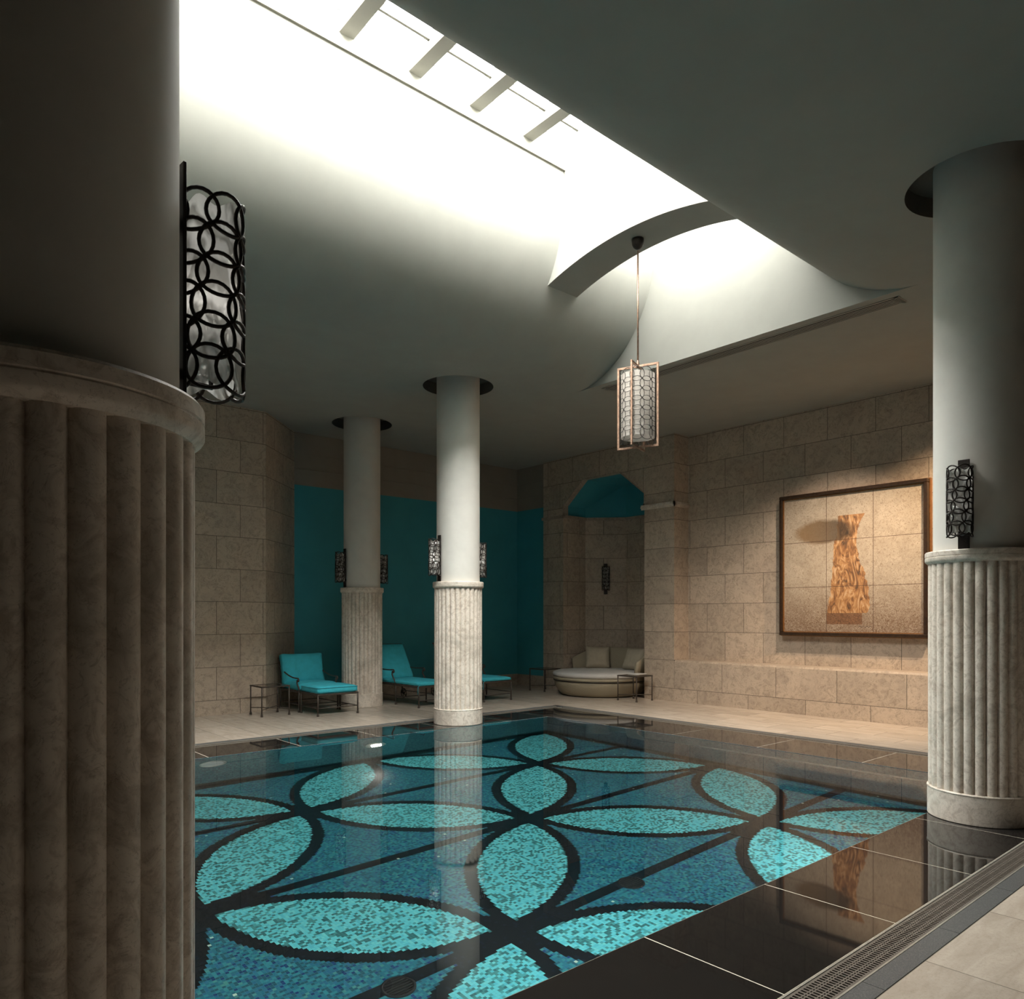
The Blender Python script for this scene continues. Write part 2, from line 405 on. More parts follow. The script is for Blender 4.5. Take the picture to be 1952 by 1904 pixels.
def panel_mat():
    """nine plaster tiles carrying a plain abstract brown-ochre form"""
    t = NT('painted_plaster_tiles'); o, x, y, z = t.coords()
    px = t.m_('SUBTRACT', 6.22, y); pz = t.m_('SUBTRACT', z, 1.26)       # 0..2.12 wide, 0..2.12 high
    W = 2.12
    st = t.n('VectorMath', {0: o, 1: (1.0, 1.0, 1.0)}, operation='MULTIPLY').outputs[0]
    n1 = t.noise(st, 3.2, 6, .7, .8); n2 = t.noise(st, 26, 6, .75, 2.2); n3 = t.noise(st, 1.2, 3, .5)
    c = t.mix(t.ramp(n1, [(.35, 0.0), (.7, 1.0)]), C(.52, .44, .34), C(.38, .31, .23))
    c = t.mix(t.ramp(n2, [(.50, 0.0), (.62, .75)]), c, C(.20, .14, .09))
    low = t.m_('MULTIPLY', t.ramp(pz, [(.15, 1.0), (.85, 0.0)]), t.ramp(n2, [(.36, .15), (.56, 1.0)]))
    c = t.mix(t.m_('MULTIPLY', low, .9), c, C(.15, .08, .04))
    # abstract upright form: soft-edged leaning band of ochre and umber strokes
    cen = t.m_('ADD', t.m_('MULTIPLY_ADD', t.m_('SINE', t.m_('MULTIPLY', pz, 3.4)), .06, .96), t.m_('MULTIPLY', pz, .08))
    dx = t.m_('ADD', t.m_('SUBTRACT', px, cen), t.m_('MULTIPLY', t.m_('SUBTRACT', n1, .5), .18))
    wid = t.m_('MULTIPLY_ADD', t.m_('SINE', t.m_('MULTIPLY_ADD', pz, 2.9, .4)), .07, .235)
    band = t.m_('MULTIPLY', t.m_('LESS_THAN', t.m_('ABSOLUTE', dx), wid),
                t.m_('MULTIPLY', t.m_('GREATER_THAN', pz, .30), t.m_('LESS_THAN', pz, 1.78)))
    wv = t.noise(t.comb(t.m_('MULTIPLY', px, 2.6), t.m_('MULTIPLY', pz, .9)), 3.4, 5, .62, 2.6)
    form = t.ramp(wv, [(.32, C(.045, .022, .010)), (.46, C(.26, .11, .035)), (.56, C(.46, .24, .09)), (.68, C(.60, .42, .26))])
    c = t.mix(t.m_('MULTIPLY', band, .93), c, form)
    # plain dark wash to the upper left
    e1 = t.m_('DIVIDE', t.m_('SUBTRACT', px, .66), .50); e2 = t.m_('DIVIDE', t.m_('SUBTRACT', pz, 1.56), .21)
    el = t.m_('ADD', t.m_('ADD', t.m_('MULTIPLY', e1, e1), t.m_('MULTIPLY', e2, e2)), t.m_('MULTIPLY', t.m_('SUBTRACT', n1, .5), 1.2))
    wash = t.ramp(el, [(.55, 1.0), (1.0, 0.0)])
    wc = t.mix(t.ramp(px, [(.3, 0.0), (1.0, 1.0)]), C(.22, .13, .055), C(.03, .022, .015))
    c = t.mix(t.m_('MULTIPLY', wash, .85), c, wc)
    # plain block under the form
    blk = t.m_('MULTIPLY', t.m_('LESS_THAN', t.m_('ABSOLUTE', t.m_('SUBTRACT', px, .98)), .27), t.m_('LESS_THAN', t.m_('ABSOLUTE', t.m_('SUBTRACT', pz, .215)), .085))
    c = t.mix(t.m_('MULTIPLY', blk, .9), c, t.mix(t.ramp(n2, [(.4, 0.0), (.6, 1.0)]), C(.24, .11, .045), C(.08, .035, .015)))
    # small scribble at the foot
    sg = t.m_('LESS_THAN', t.m_('ABSOLUTE', t.m_('SUBTRACT', pz, t.m_('MULTIPLY_ADD', t.m_('SINE', t.m_('MULTIPLY', px, 120.0)), .012, .095))), .005)
    sg = t.m_('MULTIPLY', sg, t.m_('MULTIPLY', t.m_('GREATER_THAN', px, 1.20), t.m_('LESS_THAN', px, 1.38)))
    c = t.mix(t.m_('MULTIPLY', sg, .8), c, C(.03, .015, .01))
    # joints of the 3 x 3 tiles
    jx = t.m_('ABSOLUTE', t.m_('SUBTRACT', t.m_('FRACT', t.m_('ADD', t.m_('DIVIDE', px, W/3), .5)), .5))
    jz = t.m_('ABSOLUTE', t.m_('SUBTRACT', t.m_('FRACT', t.m_('ADD', t.m_('DIVIDE', pz, W/3), .5)), .5))
    j = t.m_('LESS_THAN', t.m_('MINIMUM', jx, jz), .006)
    c = t.mix(t.m_('MULTIPLY', j, .85), c, C(.07, .03, .015))
    h = t.m_('SUBTRACT', t.m_('MULTIPLY', n2, .8), j)
    t.pbr(c, .5, t.bump(h, .5, .01)); return t.m
m_panel = panel_mat()

# ------------------------------------------------------------------ the setting
# world frame: x = across the pool towards the picture wall, y = along it, camera above the origin
CZ = 4.77
VX0, VX1 = .45, 7.81           # skylight well in x, unseen near end pulled in to cut light
VL, VR = 7.60, 2.90              # where its coved sides meet the flat ceiling (y)
PX0, PX1, PY0, PY1 = -1.17, 7.75, 2.24, 8.15   # pool
DX0, DX1, DY0, DY1 = -2.27, 8.87, 1.28, 9.10   # inner edge of the deck
WALL_X, FACE_X = 11.26, 10.84
COLS = [(6.33, 1.94), (6.34, 8.50), (6.34, 11.22), (.27, 1.95), (.27, 8.50), (.27, 11.0)]

def flat_with_holes(mb, rects, holes, hr, z, mi=0, up=False):
    """plane z over rects with circular holes of radius hr"""
    for (x0, y0, x1, y1) in rects:
        hs = [(cx, cy) for (cx, cy) in holes if x0 < cx < x1 and y0 < cy < y1]
        H = hr+.08
        xs = sorted({x0, x1, *[c[0]-H for c in hs], *[c[0]+H for c in hs]})
        ys = sorted({y0, y1, *[c[1]-H for c in hs], *[c[1]+H for c in hs]})
        for i in range(len(xs)-1):
            for j in range(len(ys)-1):
                a, b, c, d = xs[i], xs[i+1], ys[j], ys[j+1]
                hit = [q for q in hs if a < q[0] < b and c < q[1] < d]
                if not hit:
                    q = [(a, c, z), (a, d, z), (b, d, z), (b, c, z)]
                    mb.quad(*(q[::-1] if up else q), mi=mi)
                else:
                    cx, cy = hit[0]; n = 64; vs = []
                    for k in range(n):
                        t = 2*PI*k/n; co, si = math.cos(t), math.sin(t); m = max(abs(co), abs(si))
                        vs.append((cx+hr*co, cy+hr*si, z)); vs.append((cx+H*co/m, cy+H*si/m, z))
                    fs = [(2*k, (2*k+2) % (2*n), (2*k+3) % (2*n), 2*k+1) for k in range(n)]
                    mb.add(vs, fs, mi)

# floor
mb = MB()
for (x0, y0, x1, y1) in ((-4.6, -1.5, 12.2, DY0), (-4.6, DY0, DX0, DY1)):
    mb.quad((x0, y0, 0), (x1, y0, 0), (x1, y1, 0), (x0, y1, 0), 0)
for (x0, y0, x1, y1) in ((DX1, DY0, 12.2, 12.5), (-4.6, DY1, DX1, 12.5)):
    mb.quad((x0, y0, 0), (x1, y0, 0), (x1, y1, 0), (x0, y1, 0), 1)
struct(mb.build('floor', [m_floor, m_floor_f]))

# ceiling: flat part, coved sides of the skylight well, upstands and recess rings
mb = MB(); H = .5
def prof(k):                       # 0..1 from flat edge to top, left side (high y)
    pts = [(7.6-1.43*math.sin(a), 6.4-1.63*math.cos(a)) for a in [PI/2*i/28 for i in range(29)]]
    return pts+[(6.165, 6.7), (6.30, 6.7), (6.30, 7.15)]
PL = prof(0)
PRt = [(VR+1.43*(VL-y)/1.43, z) for (y, z) in PL]
flat_with_holes(mb, [(-4.6, -1.5, VX0, 12.5), (VX1, -1.5, 12.2, 12.5), (VX0, -1.5, VX1, VR), (VX0, VL, VX1, 12.5)], COLS, H, CZ)
for P_ in (PL, PRt):
    vs = [(x, y, z) for (y, z) in P_[:29] for x in (VX0, VX1)]
    fs = [(2*i, 2*i+1, 2*i+3, 2*i+2) for i in range(28)]
    mb.add(vs, fs if P_ is PL else [f[::-1] for f in fs], 0, True)
    for i in range(28, len(P_)-1):
        (ya, za), (yb, zb) = P_[i], P_[i+1]
        mb.quad((VX0, ya, za), (VX1, ya, za), (VX1, yb, zb), (VX0, yb, zb))
for (cx, cy) in COLS:
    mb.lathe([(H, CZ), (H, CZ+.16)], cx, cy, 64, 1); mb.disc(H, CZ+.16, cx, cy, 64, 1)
o = struct(mb.build('ceiling', [m_plaster, m_recess]))
for (nm, x) in (('wall_skylight_end', VX1), ('wall_skylight_cutoff', VX0)):  # near wall is out of view, placed to hold back skylight
    mb = MB()
    mb.poly([(x, VL+.1, CZ), (x, VR-.1, CZ), (x, VR-.1, 7.3), (x, VL+.1, 7.3)]); struct(mb.build(nm, m_plaster))
# cross ribs of the well, arched below
def diaphragm(nm, x0, x1):
    mb = MB(); n = 40
    yc = 5.21; hw = 1.36; sag = .235; rad = (hw*hw+sag*sag)/(2*sag); zc = 5.64-rad
    pts = []
    for i in range(n+1):
        y = 3.72+(6.78-3.72)*i/n
        pts.append((y, zc+math.sqrt(rad*rad-(y-yc)**2)))
    for i in range(n):
        (ya, za), (yb, zb) = pts[i], pts[i+1]
        mb.add([(x0, ya, za), (x1, ya, za), (x1, yb, zb), (x0, yb, zb)], [(0, 1, 2, 3)], 0, True)
        for x in (x0, x1):
            mb.quad((x, ya, za), (x, yb, zb), (x, yb, 7.12), (x, ya, 7.12))
    mb.quad((x0, 3.72, 7.12), (x1, 3.72, 7.12), (x1, 6.78, 7.12), (x0, 6.78, 7.12))
    o = mb.build(nm, m_plaster); return struct(o)
diaphragm('trim_arched_rib_far', 6.13, 6.63)
diaphragm('trim_arched_rib_near', -.05, .45)
# skylight: glass over white bars
win = empty('window_1', (3.3, 5.3, 7.15)); win['kind'] = 'structure'
mb = MB(); mb.box(VX0, 4.10, 7.13, VX1, 6.40, 7.142); g = mb.build('glass', m_glass, win); g.location = (-3.3, -5.3, -7.15)
xs = [3.34+.765*k for k in range(-6, 6)]
for x in xs:
    if 6.0 < x < 6.7 or -.1 < x < .4 or x < VX0+.05 or x > VX1-.1: continue
    mb = MB(); mb.box(x-.02, 4.20, 6.95, x+.13, 6.30, 7.13); b = mb.build('glazing_bar', m_bar, win); b.location = (-3.3, -5.3, -7.15)
mb = MB(); mb.box(VX0, 5.93, 7.05, VX1, 5.96, 7.13); b = mb.build('purlin', m_bar, win); b.location = (-3.3, -5.3, -7.15)

mb = MB(); mb.box(VX0, 6.14, 6.685, 6.13, 6.166, 6.72); mb.box(6.63, 6.14, 6.685, VX1, 6.166, 6.72); struct(mb.build('trim_skylight_ledge', m_ledge))  # strip coloured darker to draw the thin shadow line along the slot
# pool basin
mb = MB(); D = -1.3
mb.quad((PX0, PY0, D), (PX1, PY0, D), (PX1, PY1, D), (PX0, PY1, D), 0)
for (a, b) in (((PX0, PY0), (PX1, PY0)), ((PX1, PY1), (PX0, PY1))):
    mb.quad((*a, D), (*b, D), (*b, -.001), (*a, -.001), 1)
for (a, b) in (((PX1, PY0), (PX1, PY1)), ((PX0, PY1), (PX0, PY0))):
    mb.quad((*a, D), (*b, D), (*b, -.001), (*a, -.001), 2)
struct(mb.build('pool_basin', [mosaic('mosaic_petals'), mosaic('mosaic_wall_long', 'y'), mosaic('mosaic_wall_short', 'x')]))
mb = MB(); e = .0
mb.quad((PX0, PY0, -.004), (PX1, PY0, -.004), (PX1, PY1, -.004), (PX0, PY1, -.004))
tag(mb.build('pool_water', m_water), 'still clear water filling the mosaic swimming pool', 'water', kind='stuff')

# polished black slabs round the pool, white joints
CI = dict(y0=1.53, y1=8.85, x0=-2.0, x1=8.61)
mb = MB(); zt = 0.0; G = .004
def slab(x0, y0, x1, y1): mb.box(x0+G, y0+G, -.04, x1-G, y1-G, zt, 0)
gx = [2.755+1.055*k for k in range(-4, 6)]            # joints across the long sides
edges = [CI['x0']]+[g for g in gx if CI['x0']+.3 < g < PX1-.1]+[PX1]
for i in range(len(edges)-1):
    slab(edges[i], CI['y0'], edges[i+1], PY0)
    slab(edges[i], PY1, edges[i+1], CI['y1'])
gy = [PY0+.0, 3.45, 4.65, 5.85, 7.05, PY1]
slab(PX1, CI['y0'], CI['x1'], PY0); slab(PX1, PY1, CI['x1'], CI['y1'])
for i in range(5):
    slab(PX1, gy[i], CI['x1'], gy[i+1]); slab(CI['x0'], gy[i], PX0, gy[i+1])
for (a, b, c, d) in ((CI['x0'], CI['y0'], CI['x1'], PY0), (CI['x0'], PY1, CI['x1'], CI['y1']), (CI['x0'], PY0, PX0, PY1), (PX1, PY0, CI['x1'], PY1)):
    w = .0015
    mb.box(a+w, b+w, -.045, c-w, d-w, -.0012, 1)
struct(mb.build('trim_pool_coping', [m_granite, plain('white_joint', (.72, .66, .54), .7)]))

# overflow gutters: grating, steel edge, grey kerb stones
def grating(nm, label, along, a0, a1, b0, b1):
    """slotted grating; long axis a, cross axis b"""
    root = empty(nm, (0, 0, 0)); tag(root, label, 'drain grate', 'overflow gratings round the pool')
    P3 = (lambda a, b, z: (a, b, z)) if along == 'x' else (lambda a, b, z: (b, a, z))
    mb = MB(); pitch = .022; n = int((a1-a0)/pitch); w = b1-b0
    cuts = [0, .10, .27, .31, .36, .40, .60, .64, .69, .73, .90, 1.0]     # solid, slot, solid, slot ...
    zt = -.002
    for i in range(n):
        a = a0+i*pitch
        mb.quad(P3(a, b0, zt), P3(a+pitch*.45, b0, zt), P3(a+pitch*.45, b1, zt), P3(a, b1, zt))
        for k in range(0, len(cuts)-1, 2):
            mb.quad(P3(a+pitch*.45, b0+w*cuts[k], zt), P3(a+pitch, b0+w*cuts[k], zt), P3(a+pitch, b0+w*cuts[k+1], zt), P3(a+pitch*.45, b0+w*cuts[k+1], zt))
    g = mb.build('grating', m_grate, root)
    md = g.modifiers.new('thickness', 'SOLIDIFY'); md.thickness = .006; md.offset = -1 if along == 'x' else 1
    mb = MB()
    def bx(a, b, z, a_, b_, z_, mi=0):
        if along == 'x': mb.box(a, b, z, a_, b_, z_, mi)
        else: mb.box(b, a, z, b_, a_, z_, mi)
    bx(a0, b0, -.09, a1, b1, -.08); mb.build('channel', m_gutter, root)
    mb = MB(); bx(a0, b0-.008, -.08, a1, b0, .001); bx(a0, b1, -.08, a1, b1+.008, .001); mb.build('edge_rail', m_steel, root)
    return root
grating('drain_grate', 'taupe slotted grating running beside the beige tiles, nearest the viewer', 'x', DX0+.1, 8.87-.1, 1.385, 1.52)
grating('drain_grate', 'slotted grating below the picture wall, far side of pool', 'y', 1.54, 8.84, 8.625, 8.76)
grating('drain_grate', 'slotted grating in front of the turquoise loungers', 'x', DX0+.1, 8.76, 8.86, 8.99)
mb = MB()
def kerb(x0, y0, x1, y1, step, alongx):
    L = (x1-x0) if alongx else (y1-y0); n = max(1, round(L/step))
    for i in range(n):
        if alongx: mb.box(x0+L*i/n+.0015, y0+.002, -.05, x0+L*(i+1)/n-.0015, y1-.003, .002)
        else: mb.box(x0+.002, y0+L*i/n+.0015, -.05, x1-.003, y0+L*(i+1)/n-.0015, .002)
x = 3.91-.82*8
kerb(x, 1.28, x+.82*15, 1.376, .82, True)
kerb(8.77, 1.376, 8.87, 9.1, .82, False)
kerb(DX0, 9.0, 8.87, 9.1, .82, True)
kerb(DX0, 1.376, DX0+.1, 9.0, .82, False)
mb.box(DX0+.1, 1.53, -.09, -2.0, 8.85, -.08)
struct(mb.build('trim_kerb', m_grey_stone))

# added unseen shell that stops light leaks: sub-base, outer walls, roof round the skylight well
mb = MB()
for (x0, y0, x1, y1) in ((-5, -2, 13, PY0-.001), (-5, PY1+.001, 13, 13), (-5, PY0-.001, PX0-.001, PY1+.001), (PX1+.001, PY0-.001, 13, PY1+.001)):
    mb.quad((x0, y0, -.1), (x1, y0, -.1), (x1, y1, -.1), (x0, y1, -.1), 1)
for (x0, y0, x1, y1) in ((-5, -2, 13, VR-.2), (-5, VL+.2, 13, 13), (-5, VR-.2, VX0-.05, VL+.2), (VX1+.05, VR-.2, 13, VL+.2)):
    mb.quad((x0, y0, 5.0), (x1, y0, 5.0), (x1, y1, 5.0), (x0, y1, 5.0))
for (a, b) in (((-5, -2), (13, -2)), ((13, -2), (13, 13)), ((13, 13), (-5, 13)), ((-5, 13), (-5, -2))):
    mb.quad((*a, -1.5), (*b, -1.5), (*b, 5.0), (*a, 5.0))
for (a, b) in (((VX0-.05, VR-.2), (VX1+.05, VR-.2)), ((VX1+.05, VR-.2), (VX1+.05, VL+.2)), ((VX1+.05, VL+.2), (VX0-.05, VL+.2)), ((VX0-.05, VL+.2), (VX0-.05, VR-.2))):
    mb.quad((*a, 4.9), (*b, 4.9), (*b, 7.16), (*a, 7.16))
mb.quad((-5, -2, -1.5), (13, -2, -1.5), (13, 13, -1.5), (-5, 13, -1.5))
for (y0, y1) in ((VR-.2, 4.20), (6.30, VL+.2)):
    mb.quad((VX0-.05, y0, 7.16), (VX1+.05, y0, 7.16), (VX1+.05, y1, 7.16), (VX0-.05, y1, 7.16))
struct(mb.build('wall_leak_blocker', [m_recess, m_gutter]))

# walls
mb = MB(); ZP = .735
Wy0, Wy1 = -1.5, 8.13
mb.quad((WALL_X, Wy0, ZP), (WALL_X, Wy0, CZ), (WALL_X, Wy1, CZ), (WALL_X, Wy1, ZP), 0)
mb.quad((FACE_X, Wy0, 0), (FACE_X, Wy0, ZP-.03), (FACE_X, Wy1, ZP-.03), (FACE_X, Wy1, 0), 1)
mb.quad((FACE_X, Wy0, ZP-.03), (FACE_X+.03, Wy0, ZP), (FACE_X+.03, Wy1, ZP), (FACE_X, Wy1, ZP-.03), 2)
mb.quad((FACE_X+.03, Wy0, ZP), (WALL_X, Wy0, ZP), (WALL_X, Wy1, ZP), (FACE_X+.03, Wy1, ZP), 2)
# pier
mb.quad((FACE_X, 8.13, 0), (FACE_X, 8.13, CZ), (FACE_X, 8.80, CZ), (FACE_X, 8.80, 0), 3)
mb.quad((FACE_X, 8.13, ZP), (WALL_X, 8.13, ZP), (WALL_X, 8.13, CZ), (FACE_X, 8.13, CZ), 4)
# face above and left of the arched niche
A_ = [(8.80, 0), (8.80, 3.79), (9.40, 4.26), (10.36, 4.26), (10.92, 3.79), (10.92, 0)]
x = FACE_X
mb.poly([(x, 8.80, 3.79), (x, 8.80, CZ), (x, 9.40, CZ), (x, 9.40, 4.26)], 0)
mb.quad((x, 9.40, 4.26), (x, 9.40, CZ), (x, 10.36, CZ), (x, 10.36, 4.26), 0)
mb.poly([(x, 10.36, 4.26), (x, 10.36, CZ), (x, 10.92, CZ), (x, 10.92, 3.79)], 0)
mb.quad((x, 10.92, 0), (x, 10.92, CZ), (x, 11.52, CZ), (x, 11.52, 0), 0)
mb.quad((x, 11.52, 0), (x, 11.52, CZ), (x+.08, 11.52, CZ), (x+.08, 11.52, 0), 0)
struct(mb.build('wall_right', [m_stone_y, m_stone_pl, m_stone_plain, m_stone_single, m_stone_single_x]))

# niche lined with stone below, painted teal above
mb = MB()
plan = [(FACE_X, 10.92), (11.50, 10.92), (12.10, 10.32), (12.10, 9.40), (11.50, 8.80), (FACE_X, 8.80)]
zn = 3.57
for i in range(5):
    (xa, ya), (xb, yb) = plan[i], plan[i+1]
    mi = 1 if i in (0, 4) else 0
    mb.quad((xa, ya, 0), (xb, yb, 0), (xb, yb, zn), (xa, ya, zn), mi)
    mb.quad((xa, ya, zn), (xb, yb, zn), (xb, yb, 4.3), (xa, ya, 4.3), 2)
for k in (1, 2, 3):
    (ya, za), (yb, zb) = A_[k], A_[k+1]
    mb.quad((FACE_X+.14, ya, za), (12.12, ya, za), (12.12, yb, zb), (FACE_X+.14, yb, zb), 2)
    mb.quad((FACE_X, ya, za), (FACE_X+.14, ya, za), (FACE_X+.14, yb, zb), (FACE_X, yb, zb), 3)
for y in (10.918, 8.802):
    mb.quad((FACE_X, y, zn), (FACE_X+.14, y, zn), (FACE_X+.14, y, 3.79), (FACE_X, y, 3.79), 3)
struct(mb.build('wall_niche', [m_stone_y, m_stone_x, m_teal, m_stone_plain]))
mb = MB()
for i in range(5):
    (xa, ya), (xb, yb) = plan[i], plan[i+1]
    cx, cy = 11.2, 9.86
    def inn(x, y, d=.035):
        return (x+(-d if x > 11.6 else 0), y+(d if y < 9.86 else -d))
    a2, b2 = inn(xa, ya), inn(xb, yb)
    mb.quad((*a2, zn-.03), (*b2, zn-.03), (*b2, zn+.03), (*a2, zn+.03)); mb.quad((*a2, zn+.03), (*b2, zn+.03), (xb, yb, zn+.03), (xa, ya, zn+.03))
    mb.quad((*a2, zn-.03), (*b2, zn-.03), (xb, yb, zn-.03), (xa, ya, zn-.03))
mb.box(FACE_X-.03, 10.92, zn-.03, FACE_X, 11.54, zn+.03)
struct(mb.build('trim_niche_ledge', m_stone_plain))
# thin moulding outlining the arch, and the pier's cap moulding
mb = MB()
mb.tube([(FACE_X-.004, y, z) for (y, z) in [(8.80, 3.60), (8.80, 3.79), (9.40, 4.26), (10.36, 4.26), (10.92, 3.79), (10.92, 3.60)]], .012, 6, smooth=False)
struct(mb.build('trim_arch', m_stone_plain))
mb = MB()
for (dz, dd) in ((3.47, .025), (3.50, .045), (3.53, .03)):
    mb.box(FACE_X-dd, 8.13-dd, dz, WALL_X, 8.13, dz+.028); mb.box(FACE_X-dd, 8.13-dd, dz, FACE_X, 8.80+.06, dz+.028)
struct(mb.build('trim_pier_cap', m_colstone))

# back walls
BY = 12.45; TZ = 3.84; SK = .24
mb = MB()
mb.quad((5.68, BY, SK), (10.92, BY, SK), (10.92, BY, TZ), (5.68, BY, TZ), 0)
mb.quad((5.68, BY, TZ), (10.92, BY, TZ), (10.92, BY, CZ), (5.68, BY, CZ), 1)
mb.quad((5.68, BY-.015, 0), (10.92, BY-.015, 0), (10.92, BY-.015, SK), (5.68, BY-.015, SK), 2)
x = FACE_X+.08
mb.quad((x, BY, SK), (x, 11.52, SK), (x, 11.52, TZ), (x, BY, TZ), 0)
mb.quad((x, BY, TZ), (x, 11.52, TZ), (x, 11.52, CZ), (x, BY, CZ), 1)
mb.quad((x-.015, BY, 0), (x-.015, 11.52, 0), (x-.015, 11.52, SK), (x-.015, BY, SK), 2)
for z in (4.12, 4.40):
    mb.box(5.6, BY-.012, z, 10.92, BY, z+.016, 1); mb.box(x-.012, 11.52, z, x, BY, z+.016, 1)
mb.quad((5.6, BY-.015, SK), (10.92, BY-.015, SK), (10.92, BY, SK), (5.6, BY, SK), 2)
struct(mb.build('wall_back', [m_teal, m_plaster_w, m_stone_plain]))
mb = MB()
mb.quad((-4.6, 11.55, 0), (4.80, 11.55, 0), (4.80, 11.55, CZ), (-4.6, 11.55, CZ), 0)
mb.quad((4.80, 11.55, 0), (5.70, BY+.01, 0), (5.70, BY+.01, CZ), (4.80, 11.55, CZ), 1)
struct(mb.build('wall_left', [m_stone_x, m_stone_d]))
mb = MB()
mb.quad((-4.6, -1.5, 0), (-4.6, 11.55, 0), (-4.6, 11.55, CZ), (-4.6, -1.5, CZ), 0)
struct(mb.build('wall_rear', [m_backwall]))
mb = MB()
mb.quad((-4.6, -1.5, 0), (12.2, -1.5, 0), (12.2, -1.5, CZ), (-4.6, -1.5, CZ), 0)
struct(mb.build('wall_front', [m_backwall]))

# ------------------------------------------------------------------ columns
def make_column():
    t = empty('column')
    mb = MB()
    mb.lathe([(.0, 0), (.342, 0), (.345, .004), (.345, .205), (.348, .209), (.348, .214), (.343, .220), (.30, .220)], n=96); b0 = mb.build('base', m_colstone, t); b0.data.set_sharp_from_angle(angle=R(12))
    mb = MB(); N = 28; seg = 8; ri, h = .312, .027
    prof_ = []
    for i in range(N):
        for k in range(seg):
            q = -1+2*(k+.0)/seg
            prof_.append((ri+h*math.sqrt(max(0, 1-q*q)), 2*PI*(i+(q+1)/2)/N))
    M_ = len(prof_); vs = []
    for z in (.215, 1.925):
        for (r, a) in prof_: vs.append((r*math.cos(a), r*math.sin(a), z))
    mb.add(vs, [(i, (i+1) % M_, M_+(i+1) % M_, M_+i) for i in range(M_)], 0, True)
    d = mb.build('reeded_drum', m_colstone, t)
    for e_ in d.data.edges: pass
    d.data.set_sharp_from_angle(angle=R(50)) if hasattr(d.data, 'set_sharp_from_angle') else None
    mb = MB()
    mb.lathe([(.30, 1.900), (.340, 1.900), (.356, 1.914), (.361, 1.922), (.361, 1.946), (.3575, 1.949), (.3575, 1.951), (.361, 1.954), (.361, 1.984), (.355, 1.992), (.30, 1.992)], n=128)
    c = mb.build('capital_ring', m_colstone, t); c.data.set_sharp_from_angle(angle=R(35))
    mb = MB(); mb.lathe([(.305, 1.985), (.305, CZ+.16)], n=96); mb.build('upper_shaft', m_shaft, t)
    return t
col0 = make_column()
clab = ['column with a plain grey shaft, right of the pool, nearest the picture', 'bright column standing at the far pool edge between the loungers',
        'shaded column behind the turquoise chair, against the teal wall', 'huge dark column in the left foreground']
for i in range(4):
    c = col0 if i == 0 else copy_tree(col0)
    c.location = (*COLS[i], 0.001); c.rotation_euler.z = [R(11.38), R(6.85), .02, R(3.77)][i]
    tag(c, clab[i], 'column', 'reeded marble columns')

# ------------------------------------------------------------------ wall lamps
def make_sconce():
    """mounted on a face whose outward normal is +x; origin at its foot on the face"""
    t = empty('wall_sconce')
    mb = MB(); mb.box(.006, -.038, 0.0, .015, .038, .645, b=.002)
    for z in (.12, .50): mb.box(-.012, -.012, z-.012, .014, .012, z+.012)
    mb.build('back_plate', m_iron, t)
    ax, r = .092, .072; z0, z1 = .105, .560
    mb = MB(); n = 48; m = 22; vs = []
    for j in range(m+1):
        z = z0+(z1-z0)*j/m
        for i in range(n):
            a = 2*PI*i/n
            rr = r+.0035*math.sin(3*a+j*.5)+.0025*math.sin(7*a-j*.9)
            e = .012*math.sin(5*a+1) if j in (0, m) else 0
            vs.append((ax+rr*math.cos(a), rr*math.sin(a), z+e))
    mb.add(vs, [(j*n+i, j*n+(i+1) % n, (j+1)*n+(i+1) % n, (j+1)*n+i) for j in range(m) for i in range(n)], 0, True)
    mb.build('glass_shade', m_shade, t)
    mb = MB(); rl = .081; nc = 6; p = 2*PI*rl/nc; rnd = random.Random(3)
    rows = 5
    for j in range(rows+1):
        for i in range(nc):
            cr = p*.70*(1+rnd.uniform(-.05, .05)); cz = .137+j*.0785; 
            c0 = (i+.13*j+rnd.uniform(-.05, .05))*p
            sq = rnd.uniform(.82, 1.0); ro = rnd.uniform(0, 3)
            pts = []
            for k in range(26):
                th = 2*PI*k/26; dx = cr*math.cos(th); dz = cr*sq*math.sin(th)
                z = cz+dz
                a = (c0+dx)/rl
                pts.append((ax+rl*math.cos(a), rl*math.sin(a), z))
            mb.tube(pts, .0052, 6, closed=True)
    mb.build('iron_lattice', m_iron, t)
    mb = MB()
    mb.tube([(.010, 0, .105), (.092, 0, .105), (.092, 0, .16)], .008, 8)
    mb.build('arm', m_iron, t)
    mb = MB(); mb.lathe([(.001, .16), (.016, .17), (.02, .20), (.016, .235), (.001, .245)], .092, 0, 16); mb.build('bulb', m_white, t)
    return t
sc0 = make_sconce(); zc = 1.994; rs = .317
spots = [((COLS[3][0]+rs*math.cos(R(5)), COLS[3][1]+rs*math.sin(R(5)), zc), R(5), 'large lattice wall sconce on the dark left foreground column'),
         ((COLS[0][0]-rs, COLS[0][1], zc), PI, 'lattice wall sconce on the right column beside the picture'),
         ((COLS[1][0]-rs, COLS[1][1], zc), PI, 'lattice wall sconce on the left side of the bright middle column'),
         ((COLS[1][0]+rs, COLS[1][1], zc), 0, 'lattice wall sconce half hidden on the right side of the bright middle column'),
         ((COLS[2][0]-rs, COLS[2][1], zc), PI, 'dim lattice wall sconce on the left side of the shaded rear column'),
         ((COLS[2][0]+rs, COLS[2][1], zc), 0, 'dim lattice wall sconce on the right side of the shaded rear column'),
         ((11.79, 10.61, 1.98), R(225), 'small lattice wall sconce inside the stone niche above the daybed')]
for i, (loc, rz, lb) in enumerate(spots):
    s_ = sc0 if i == 0 else copy_tree(sc0)
    s_.location = loc; s_.rotation_euler.z = rz; tag(s_, lb, 'wall lamp', 'lattice wall sconces')

